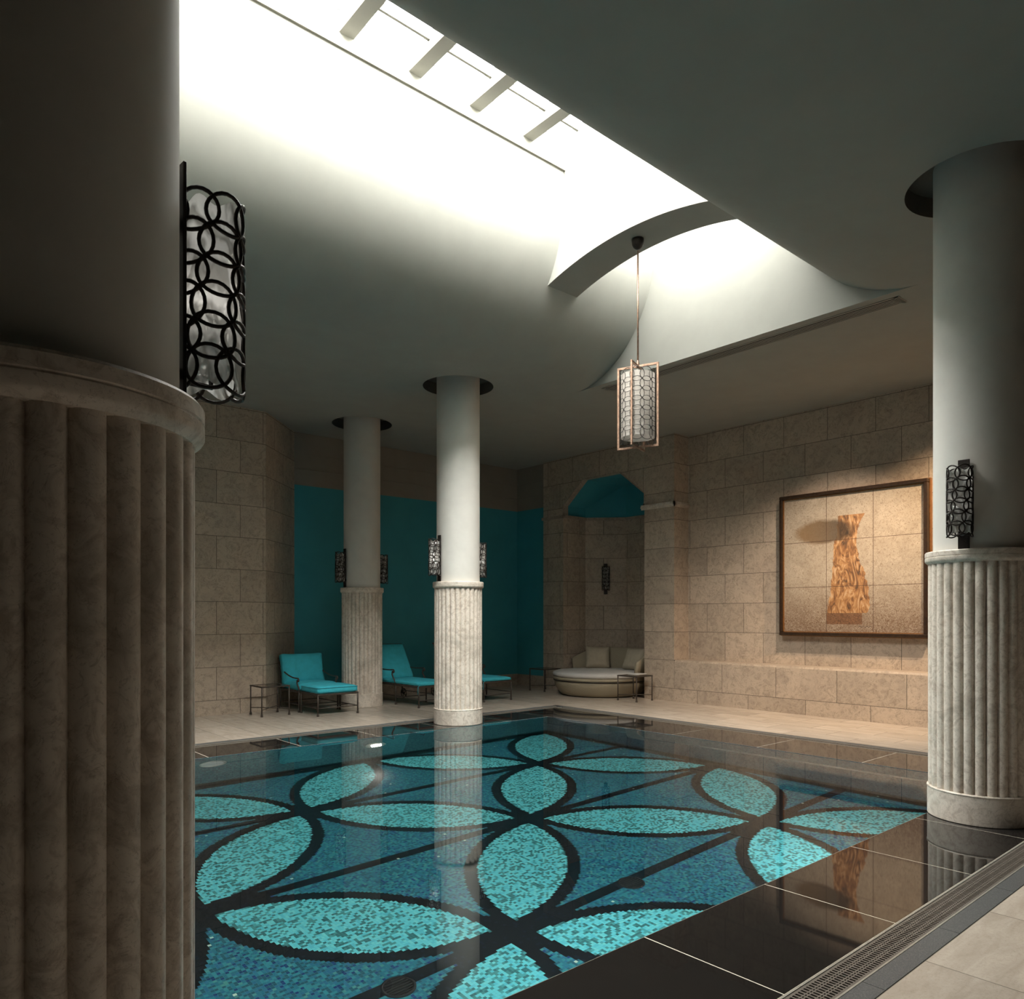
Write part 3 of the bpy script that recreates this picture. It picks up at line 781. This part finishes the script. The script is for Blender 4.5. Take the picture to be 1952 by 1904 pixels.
# ------------------------------------------------------------------ pendant
pd = empty('pendant_lamp', (6.38, 5.27, 3.36), R(20.3)); tag(pd, 'cylindrical lattice pendant lamp in a copper frame hanging from the arched rib', 'pendant lamp')
mb = MB(); mb.lathe([(.001, 2.165), (.025, 2.17), (.048, 2.188), (.062, 2.215), (.067, 2.25), (.066, 2.275), (.001, 2.285)], n=32); mb.build('ceiling_rose', m_iron, pd)
mb = MB(); mb.tube([(0, 0, .88), (0, 0, 2.15)], .0095, 10); mb.lathe([(.018, .86), (.02, .90), (.010, .95)], n=16); mb.build('rod', m_copper, pd)
for (ang, L) in ((0, .40), (PI/2, .45)):
    mb = MB(); w = .011; h0, h1 = 0.0, .885; l = L/2; d = w*.9
    for (a, b) in (((-l, h0), (l, h0)), ((-l, h1), (l, h1))): mb.box(a[0]-w, -d, a[1]-w, b[0]+w, d, a[1]+w)
    for q in (-l, l): mb.box(q-w, -d, h0, q+w, d, h1)
    f = mb.build('frame', m_copper, pd); f.rotation_euler.z = ang
mb = MB(); mb.lathe([(.182, .10), (.182, .79)], n=64); mb.build('fabric_shade', m_lampshade, pd)
mb = MB(); rl = .192; nc = 11; p = 2*PI*rl/nc
for j in range(7):
    for i in range(nc):
        for (ex, ez) in ((.72, .72),):
            pts = []
            for k in range(20):
                th = 2*PI*k/20; a = ((i+.5*0)*p+p*ex*math.cos(th))/rl
                pts.append((rl*math.cos(a), rl*math.sin(a), (.125+j*.104)+p*ez*math.sin(th)))
            mb.tube(pts, .0034, 4, closed=True)
mb.build('wire_lattice', m_wire, pd)
mb = MB(); mb.lathe([(.001, .40), (.03, .42), (.04, .48), (.025, .55), (.012, .58), (.012, .88)], n=16); mb.build('bulb', m_white, pd)

# ------------------------------------------------------------------ framed tile picture on its wall
pic = empty('framed_picture', (0, 0, 0)); tag(pic, 'large square brown tile picture in a dark wooden frame on the stone wall', 'picture')
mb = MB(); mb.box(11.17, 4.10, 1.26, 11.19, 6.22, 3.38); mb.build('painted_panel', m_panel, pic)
mb = MB(); y0, y1, z0, z1 = 4.10, 6.22, 1.26, 3.38; w = .052
for (a, b, c, d) in ((y0-w, z0-w, y1+w, z0), (y0-w, z1, y1+w, z1+w), (y0-w, z0, y0, z1), (y1, z0, y1+w, z1)):
    mb.box(11.115, a, b, WALL_X-.001, c, d, b=.008)
mb.build('frame', m_frame, pic)
mb = MB(); w2 = .012
for (a, b, c, d) in ((y0, z0, y1, z0+w2), (y0, z1-w2, y1, z1), (y0, z0, y0+w2, z1), (y1-w2, z0, y1, z1)):
    mb.box(11.15, a, b, 11.175, c, d)
for (a, b, c, d) in ((y0-w-.012, z0-w-.012, y1+w+.012, z0-w), (y0-w-.012, z1+w, y1+w+.012, z1+w+.012), (y0-w-.012, z0-w, y0-w, z1+w), (y1+w, z0-w, y1+w+.012, z1+w)):
    mb.box(11.20, a, b, WALL_X-.001, c, d)
mb.build('gilt_edge', m_frame_gold, pic)

# ------------------------------------------------------------------ ceiling air slot
cv = empty('ceiling_vent', (8.03, 5.2, CZ-.008)); tag(cv, 'long white slotted air vent in the ceiling beside the skylight', 'air vent')
def loc_to(o, root): o.location = (-root.location.x, -root.location.y, -root.location.z); return o
mb = MB(); mb.box(7.955, 3.20, CZ-.0035, 8.125, 7.18, CZ-.001); loc_to(mb.build('slot_backing', m_black, cv), cv)  # black sheet stands in for the dark depth of the slots
mb = MB()
for x in (7.935, 7.985, 8.021, 8.057, 8.093): mb.box(x, 3.17, CZ-.0055, x+(.020 if x != 7.935 else .028), 7.21, CZ-.0045)
mb.box(8.129, 3.17, CZ-.0055, 8.145, 7.21, CZ-.0045); mb.box(7.935, 3.16, CZ-.0055, 8.145, 3.21, CZ-.0045); mb.box(7.935, 7.17, CZ-.0055, 8.145, 7.22, CZ-.0045)
loc_to(mb.build('louvre', m_grille, cv), cv)

# ------------------------------------------------------------------ underwater lamps
def pool_light(loc, lit, label):
    t = empty('pool_light', loc); tag(t, label, 'underwater light', 'round underwater lamps in the pool wall')
    # faces -y
    mb = MB(); vs = []; n = 40
    for (r, y) in ((.145, 0), (.145, -.012), (.132, -.018), (.115, -.014), (.115, -.004)):
        for i in range(n): a = 2*PI*i/n; vs.append((r*math.cos(a), y, r*math.sin(a)))
    mb.add(vs, [(j*n+i, j*n+(i+1) % n, (j+1)*n+(i+1) % n, (j+1)*n+i) for j in range(4) for i in range(n)], 0, True); mb.build('rim', m_steel, t)
    mb = MB(); mb.add([(.115*math.cos(2*PI*i/n), -.006, .115*math.sin(2*PI*i/n)) for i in range(n)], [tuple(range(n))]); mb.build('lens', m_mattress, t)
    mb = MB(); mb.add([(.07*math.cos(2*PI*i/n), -.009, .07*math.sin(2*PI*i/n)) for i in range(n)], [tuple(range(n))]); mb.build('lamp_face', m_poollamp if lit else m_mattress, t)
    return t
pool_light((4.79, PY1-.002, -.51), True, 'lit round underwater lamp in the pool wall below the loungers')
pool_light((2.80, PY1-.002, -.21-.15), False, 'unlit round underwater lamp in the pool wall near the big left column')

for (x, y, lb) in ((4.26, 3.58, 'round dark drain cover on the mosaic line in the middle of the pool floor'), (2.26, 3.59, 'round dark drain cover on the pool floor nearest the viewer')):
    d_ = empty('pool_drain', (x, y, -1.3)); tag(d_, lb, 'drain cover', 'round drain covers on the pool floor')
    mb = MB(); mb.lathe([(.10, 0), (.10, .010), (.085, .014), (.085, .006), (.001, .006)], n=32); mb.build('rim', m_gutter, d_)
    mb = MB()
    for k in range(-3, 4): w_ = math.sqrt(.082**2-(k*.022)**2); mb.box(-w_, k*.022-.006, .006, w_, k*.022+.006, .011)
    mb.build('grille', m_gutter, d_)

# ------------------------------------------------------------------ furniture
def foot(mb, x, y): mb.lathe([(.001, 0), (.019, 0), (.019, .012), (.013, .045), (.011, .05)], x, y, 10)
def make_table():
    t = empty('side_table'); a = .215; h = .455
    mb = MB()
    for (x0, y0, x1, y1) in ((-a, -a, a, -a), (-a, a, a, a), (-a, -a, -a, a), (a, -a, a, a)):
        mb.box(min(x0, x1)-.012, min(y0, y1)-.012, h-.02, max(x0, x1)+.012, max(y0, y1)+.012, h, b=.003)
    mb.build('top_frame', m_bronze, t)
    mb = MB(); mb.box(-a+.013, -a+.013, h-.010, a-.013, a-.013, h-.002); mb.build('glass_top', m_glass, t)
    for (x, y) in ((-a, -a), (a, -a), (a, a), (-a, a)):
        mb = MB(); mb.tube([(x, y, .03), (x, y, h-.015)], .0105, 8); foot(mb, x, y); mb.build('leg', m_bronze, t)
    mb = MB(); mb.tube([(-a, -a, .105), (a, a, .105)], .006, 6); mb.tube([(-a, a, .105), (a, -a, .105)], .006, 6); mb.build('stretcher', m_bronze, t)
    return t
tb0 = make_table()
for i, (x, y, lb) in enumerate(((4.68, 11.11, 'thin bronze side table with glass top left of the turquoise armchair'),
                                (10.45, 8.70, 'thin bronze side table with glass top at the right front of the round daybed'),
                                (10.46, 11.07, 'thin bronze side table with glass top left of the round daybed'))):
    t_ = tb0 if i == 0 else copy_tree(tb0); t_.location = (x, y, 0); tag(t_, lb, 'side table', 'bronze side tables')

def scroll(cx, y, z, r, a0, turns, n=18, sgn=1):
    return [(cx, y+sgn*r*(1-.55*k/n)*math.cos(a0+turns*2*PI*k/n), z+r*(1-.55*k/n)*math.sin(a0+turns*2*PI*k/n)) for k in range(n+1)]

def arm_pts(x, yb, zb, yf, zs, zseat):
    """arm from the back post (yb,zb) dipping to a scroll at (yf,zs), then an S down to the seat rail"""
    pts = []
    for k in range(9):
        q = k/8; pts.append((x, yb+(yf-yb)*q, zb+(zs+.028-zb)*(1-(1-q)**2.0)-.012*math.sin(PI*q)))
    cy, cz = yf, zs
    sc = [(x, cy+.028*math.cos(a)*(1-.3*k/12)-.0, cz+.028*math.sin(a)*(1-.3*k/12)) for k, a in enumerate([PI/2+2*PI*.8*i/12 for i in range(13)])]
    return pts, sc

def make_armchair():
    t = empty('armchair')          # faces -y, origin centre front
    hw = .335; D_ = .70; zs = .335
    mb = MB()
    for x in (-hw, hw): mb.box(x-.011, 0, zs-.028, x+.011, D_, zs, b=.003)
    for y in (0.0, D_-.02): mb.box(-hw, y, zs-.028, hw, y+.022, zs, b=.003)
    for k in range(1, 6): x = -hw+2*hw*k/6; mb.box(x-.012, .02, zs-.012, x+.012, D_-.02, zs-.006)
    mb.build('seat_frame', m_bronze, t)
    for x in (-hw, hw):
        mb = MB(); mb.tube([(x, .012, .03), (x, .012, zs)], .0125, 8); foot(mb, x, .012); mb.build('leg', m_bronze, t)
        mb = MB(); mb.tube([(x, D_+.03, .03), (x, D_, .2), (x, D_-.01, zs)], .0125, 8); foot(mb, x, D_+.03); mb.build('leg', m_bronze, t)
        a, sc = arm_pts(x, D_+.06, .70, .05, .505, zs)
        mb = MB(); mb.tube(a, .011, 8); mb.tube(sc, .0125, 8)
        mb.tube([(x, .078, .50), (x, .085, .46), (x, .065, .43), (x, .035, .40), (x, .015, .37), (x, .012, zs)], .0125, 8)
        mb.build('armrest', m_bronze, t)
    mb = MB()
    for x in (-hw, hw): mb.tube([(x, D_-.01, zs), (x, D_+.04, .55), (x, D_+.085, .83)], .0125, 8)
    mb.tube([(-hw, D_+.085, .83), (hw, D_+.085, .83)], .0125, 8)
    for k in range(1, 6): x = -hw+2*hw*k/6; mb.tube([(x, D_-.01, zs), (x, D_+.04, .55), (x, D_+.085, .83)], .006, 6)
    mb.build('back_frame', m_bronze, t)
    mb = MB(); mb.tube([(-hw, .012, .12), (hw, .012, .12)], .007, 6); mb.tube([(-hw, .012, .12), (-hw, D_+.02, .12)], .007, 6); mb.tube([(hw, .012, .12), (hw, D_+.02, .12)], .007, 6); mb.tube([(-hw, D_+.015, .12), (hw, D_+.015, .12)], .007, 6)
    mb.build('stretcher', m_bronze, t)
    mb = MB(); mb.puff((0, .33, zs+.058), (hw-.005, .35, .056), .045, 12, .012, wr=.002, seed=1); c = mb.build('seat_cushion', m_cush, t)
    mb = MB(); M = Matrix.Translation((0, D_-.085, .645)) @ Matrix.Rotation(R(76), 4, 'X')
    mb.puff((0, 0, 0), (hw+.02, .245, .075), .06, 14, .025, wr=.006, seed=5, corner=.07, mat=M); mb.build('back_cushion', m_cush, t)
    return t
def make_ottoman():
    t = empty('ottoman'); hw = .335; y0, y1 = 0.0, .60; zs = .335
    mb = MB()
    for x in (-hw, hw): mb.box(x-.011, y0, zs-.028, x+.011, y1, zs, b=.003)
    for y in (y0, y1-.022): mb.box(-hw, y, zs-.028, hw, y+.022, zs, b=.003)
    mb.build('seat_frame', m_bronze, t)
    for x in (-hw, hw):
        for y in (y0+.012, y1-.012):
            mb = MB(); mb.tube([(x, y, .03), (x, y, zs)], .0125, 8); foot(mb, x, y); mb.build('leg', m_bronze, t)
    mb = MB(); 
    for x in (-hw, hw): mb.tube([(x, y0+.012, .12), (x, y1-.012, .12)], .007, 6)
    mb.tube([(-hw, .3, .12), (hw, .3, .12)], .007, 6); mb.tube([(-hw, .012, .12), (hw, .012, .12)], .007, 6); mb.build('stretcher', m_bronze, t)
    mb = MB(); mb.puff((0, (y0+y1)/2, zs+.055), (hw+.005, (y1-y0)/2+.005, .053), .042, 12, .010, wr=.002, seed=2); cu = mb.build('cushion', m_cush, t)
    mb = MB()
    for z in (zs+.022, zs+.088):
        q = []; a, b, r = hw+.006, (y1-y0)/2+.006, .04
        for (sx, sy, st) in ((1, 1, 0), (-1, 1, PI/2), (-1, -1, PI), (1, -1, 1.5*PI)):
            for k in range(5): an = st+PI/2*k/4; q.append((sx*(a-r)+r*math.cos(an), .30+sy*(b-r)+r*math.sin(an), z))
        mb.tube(q, .004, 6, closed=True)
    mb.build('piping', m_cush_p, cu)
    return t
ac = make_armchair(); ac.location = (5.46, 11.03, 0); tag(ac, 'bronze armchair with turquoise cushions and scrolled arms before the teal wall', 'armchair')
ot = make_ottoman(); ot.location = (5.46, 10.38, 0); tag(ot, 'low bronze ottoman with turquoise cushion pushed against the armchair', 'ottoman')

def make_chaise():
    t = empty('chaise_longue'); hw = .315; zs = .355; yb = 1.18; L2 = .86; ang = R(58)
    mb = MB()
    for x in (-hw, hw): mb.box(x-.011, 0, zs-.03, x+.011, 1.55, zs, b=.003)
    for y in (0.0, yb, 1.53): mb.box(-hw, y, zs-.03, hw, y+.022, zs, b=.003)
    for k in range(1, 7): y = yb*k/7; mb.box(-hw, y-.012, zs-.012, hw, y+.012, zs-.006)
    mb.build('seat_frame', m_bronze, t)
    for x in (-hw, hw):
        for y in (.012, .72):
            mb = MB(); mb.tube([(x, y, .03), (x, y, zs)], .0125, 8); foot(mb, x, y); mb.build('leg', m_bronze, t)
        mb = MB(); mb.tube([(x, 1.50, .10), (x, 1.50, zs)], .0125, 8); mb.build('leg', m_bronze, t)
        a, sc = arm_pts(x, 1.38, .60, .80, .565, zs)
        mb = MB(); mb.tube(a, .011, 8); mb.tube(sc, .0125, 8)
        mb.tube([(x, .828, .56), (x, .835, .51), (x, .81, .47), (x, .775, .43), (x, .74, .39), (x, .72, zs)], .0125, 8)
        mb.tube([(x, 1.38, .60), (x, 1.40, zs)], .0125, 8)
        mb.build('armrest', m_bronze, t)
        # spoked wheel
        mb = MB(); wx = x+(.03 if x > 0 else -.03); rr = .093
        mb.tube([(wx, 1.50+rr*.9*math.cos(2*PI*k/28), .093+rr*.9*math.sin(2*PI*k/28)) for k in range(28)], .0095, 6, closed=True)
        for k in range(5): an = 2*PI*k/5; mb.tube([(wx, 1.50, .093), (wx, 1.50+rr*.88*math.cos(an), .093+rr*.88*math.sin(an))], .006, 6)
        mb.tube([(wx-.02, 1.50, .093), (wx+.02, 1.50, .093)], .016, 10); mb.build('wheel', m_iron, t)
    dy, dz = math.cos(ang), math.sin(ang)
    mb = MB()
    for x in (-hw+.01, hw-.01): mb.tube([(x, yb, zs), (x, yb+dy*L2*.8, zs+dz*L2*.8)], .011, 8)
    mb.tube([(-hw-.02, yb+dy*L2*.84, zs+dz*L2*.84+.03), (hw+.02, yb+dy*L2*.84, zs+dz*L2*.84+.03)], .0125, 8)
    for x in (-hw+.01, hw-.01): mb.tube([(x, yb+dy*L2*.8, zs+dz*L2*.8), (x, yb+dy*L2*.84, zs+dz*L2*.84+.03)], .011, 8)
    mb.build('back_frame', m_bronze, t)
    mb = MB(); mb.tube([(-hw, .012, .12), (hw, .012, .12)], .007, 6); mb.tube([(-hw, .72, .12), (hw, .72, .12)], .007, 6)
    for x in (-hw, hw): mb.tube([(x, .012, .15), (x, 1.50, .15)], .007, 6)
    mb.build('stretcher', m_bronze, t)
    mb = MB(); mb.puff((0, yb/2+.02, zs+.033), (hw+.005, yb/2+.02, .032), .026, 12, .005, wr=.0015, seed=3); mb.build('seat_cushion', m_cush, t)
    mb = MB(); M = Matrix.Translation((0, yb-.01, zs+.05)) @ Matrix.Rotation(ang, 4, 'X')
    mb.puff((0, L2*.39, .028), (hw+.003, L2*.40, .030), .024, 12, .005, wr=.0015, seed=4, mat=M); mb.build('back_cushion', m_cush, t)
    mb = MB(); mb.tube([(-hw+.01, -.004, zs+.02), (-hw-.016, .01, zs-.01), (-hw-.018, .012, zs-.13)], .005, 6); mb.build('tie_strap', m_cush, t)
    return t
ch = make_chaise(); ch.location = (7.17, 10.26, 0); tag(ch, 'turquoise chaise longue with raised back between the two rear columns', 'chaise longue', 'turquoise chaises longues along the teal wall')
c2 = copy_tree(ch); c2.location = (8.51, 10.22, 0); tag(c2, 'turquoise chaise longue whose foot end shows right of the bright middle column', 'chaise longue', 'turquoise chaises longues along the teal wall')

# round wicker daybed
db = empty('daybed', (10.80, 9.86, 0), R(180)); tag(db, 'round wicker daybed with white mattress set into the stone niche', 'daybed')
mb = MB(); mb.lathe([(.001, .012), (.72, .012), (.76, .02), (.80, .06), (.875, .18), (.90, .275), (.895, .285), (.001, .285)], n=96); mb.build('wicker_base', m_wicker, db)
mb = MB(); mb.lathe([(.001, 0), (.73, 0), (.74, .02), (.70, .03)], n=64); mb.lathe([(.85, .283), (.912, .284), (.915, .292), (.912, .30), (.85, .301)], n=96); mb.build('dark_trim', m_strap, db)
mb = MB(); mb.lathe([(.5, .300), (.905, .302), (.912, .33), (.905, .358), (.5, .36)], n=96); mb.build('upper_rim', m_wicker, db)
mb = MB(); mb.lathe([(.001, .355), (.86, .355), (.905, .367), (.925, .40), (.915, .435), (.87, .457), (.6, .466), (.001, .468)], n=96); mb.build('mattress', m_mattress, db)
mb = MB()   # back shell: half ring, high at the rear, sloping to the arms (local -x is the niche side before the root's turn)
n = 60; vs = []; th = .05
for k in range(n+1):
    a = PI+R(-6)-R(86)+2*R(86)*k/n
    q = abs(a-PI+R(6))/R(86)
    top = .855-.22*max(0, (q-.62)/.38)**1.2
    ro = .93
    for (r, z) in ((ro-.02, .30), (ro+.035, top), (ro+.02, top+.02), (ro-.025, top+.012), (ro-.075, .34)): vs.append((r*math.cos(a), r*math.sin(a), z))
fs = [(k*5+j, (k+1)*5+j, (k+1)*5+(j+1) % 5, k*5+(j+1) % 5) for k in range(n) for j in range(5)]+[(0, 1, 2, 3, 4), tuple(n*5+j for j in (4, 3, 2, 1, 0))]
mb.add(vs, fs, 0, True); b_ = mb.build('back_shell', m_wicker, db)
def pillow(loc, rz, tilt, sz, label, seed):
    mb = MB(); M = Matrix.Rotation(tilt, 4, 'X')
    mb.puff((0, 0, 0), (sz/2, sz/2*.92, .06), .05, 14, .035, corner=.08, wr=.003, seed=seed, mat=M)
    o = mb.build('pillow', m_pillow); o.location = loc; o.rotation_euler.z = rz; tag(o, label, 'pillow', 'beige pillows on the daybed'); return o
# pillows face the pool (-x)
pillow((11.27, 10.36, .675), R(-47), R(72), .47, 'square beige pillow at the left of the daybed back', 11)
pillow((11.33, 9.44, .675), R(-95), R(68), .46, 'square beige pillow leaning at the right end of the daybed', 12)
mb = MB(); mb.puff((0, 0, 0), (.15, .11, .012), .01, 4); b_ = mb.build('table_glint', m_mattress); b_.location = (10.52, 8.70, .470); tag(b_, 'small pale slab in place of the bright reflection on the table right of the daybed', 'glint')  # pale slab stands in for the bright reflection on the glass top

# ------------------------------------------------------------------ light
w = bpy.data.worlds.new('sky'); S.world = w; w.use_nodes = True
bg = w.node_tree.nodes['Background']; bg.inputs[0].default_value = (1.0, .97, .92, 1); bg.inputs[1].default_value = 66.0
def area(nm, loc, rot, sx, sy, energy, col=(1, 1, 1), portal=False, spread=None):
    l = bpy.data.lights.new(nm, 'AREA'); l.shape = 'RECTANGLE'; l.size = sx; l.size_y = sy; l.energy = energy; l.color = col
    if spread: l.spread = spread
    o = bpy.data.objects.new(nm, l); COL.objects.link(o); o.location = loc; o.rotation_euler = rot
    if portal: l.cycles.is_portal = True
    return o
area('skylight_portal', ((VX0+VX1)/2, 5.25, 7.10), (0, 0, 0), VX1-VX0, 2.1, 1, portal=True)
def spot(nm, loc, tgt, energy, col, size, blend=.6, rad=.03):
    l = bpy.data.lights.new(nm, 'SPOT'); l.energy = energy; l.color = col; l.spot_size = size; l.spot_blend = blend; l.shadow_soft_size = rad
    o = bpy.data.objects.new(nm, l); COL.objects.link(o); o.location = loc
    o.rotation_euler = (Vector(tgt)-Vector(loc)).to_track_quat('-Z', 'Y').to_euler(); return o
spot('picture_spot', (9.6, 2.6, 4.70), (11.2, 4.1, 1.4), 760, (1, .72, .46), R(75), .8)
spot('picture_spot', (9.4, 4.6, 4.70), (11.0, 5.8, .5), 560, (1, .80, .62), R(85), 1.0)
# underwater lights; those on the near and end walls are unseen, added as fill
for i, (x, y) in enumerate(((1.0, PY0+.03), (3.3, PY0+.03), (5.6, PY0+.03))):
    area('pool_lamp_and_fill', (x, y, -.45), (R(90), 0, 0), .25, .25, 22, (.92, .98, 1.0))
area('pool_lamp_and_fill', (4.79, PY1-.03, -.51), (R(-90), 0, 0), .14, .14, 3, (1, .97, .9))
area('pool_lamp_and_fill', (PX0+.03, 5.2, -.45), (R(90), 0, R(-90)), .3, .3, 22, (.92, .98, 1.0))
pl = bpy.data.lights.new('pendant_bulb', 'POINT'); pl.energy = 1.2; pl.color = (1, .93, .85); pl.shadow_soft_size = .05
for i, q in enumerate(spots[:4]):  # point lights added inside some shades to whiten the glass
    bl = bpy.data.lights.new('sconce_fill', 'POINT'); bl.energy = (.32, .08, .5, .3)[i]; bl.color = (1, .96, .9); bl.shadow_soft_size = .04
    bo = bpy.data.objects.new('sconce_fill', bl); COL.objects.link(bo)
    bo.location = (q[0][0]+.092*math.cos(q[1]), q[0][1]+.092*math.sin(q[1]), q[0][2]+.33)
po = bpy.data.objects.new('pendant_bulb', pl); COL.objects.link(po); po.location = (6.38, 5.27, 3.36+.65)

# ------------------------------------------------------------------ camera and view
cam = bpy.data.cameras.new('camera'); co = bpy.data.objects.new('camera', cam); COL.objects.link(co)
cam.sensor_fit = 'HORIZONTAL'; cam.sensor_width = 36; cam.lens = 1420/1952*36
cam.shift_y = (1176-952)/1952; cam.shift_x = 0; cam.clip_start = .05
co.location = (0, 0, 1.5); co.rotation_euler = (PI/2, 0, -R(90-49.15))
S.camera = co
vs_ = S.view_settings; vs_.view_transform = 'Standard'; vs_.look = 'None'; vs_.exposure = 0.0; vs_.gamma = 1; vs_.use_curve_mapping = False
cy = S.cycles
cy.max_bounces = 10; cy.diffuse_bounces = 4; cy.glossy_bounces = 4; cy.transmission_bounces = 6; cy.transparent_max_bounces = 12
cy.caustics_reflective = False; cy.caustics_refractive = True; cy.sample_clamp_indirect = 6
cy.use_denoising = True; cy.use_adaptive_sampling = True; cy.adaptive_threshold = .015
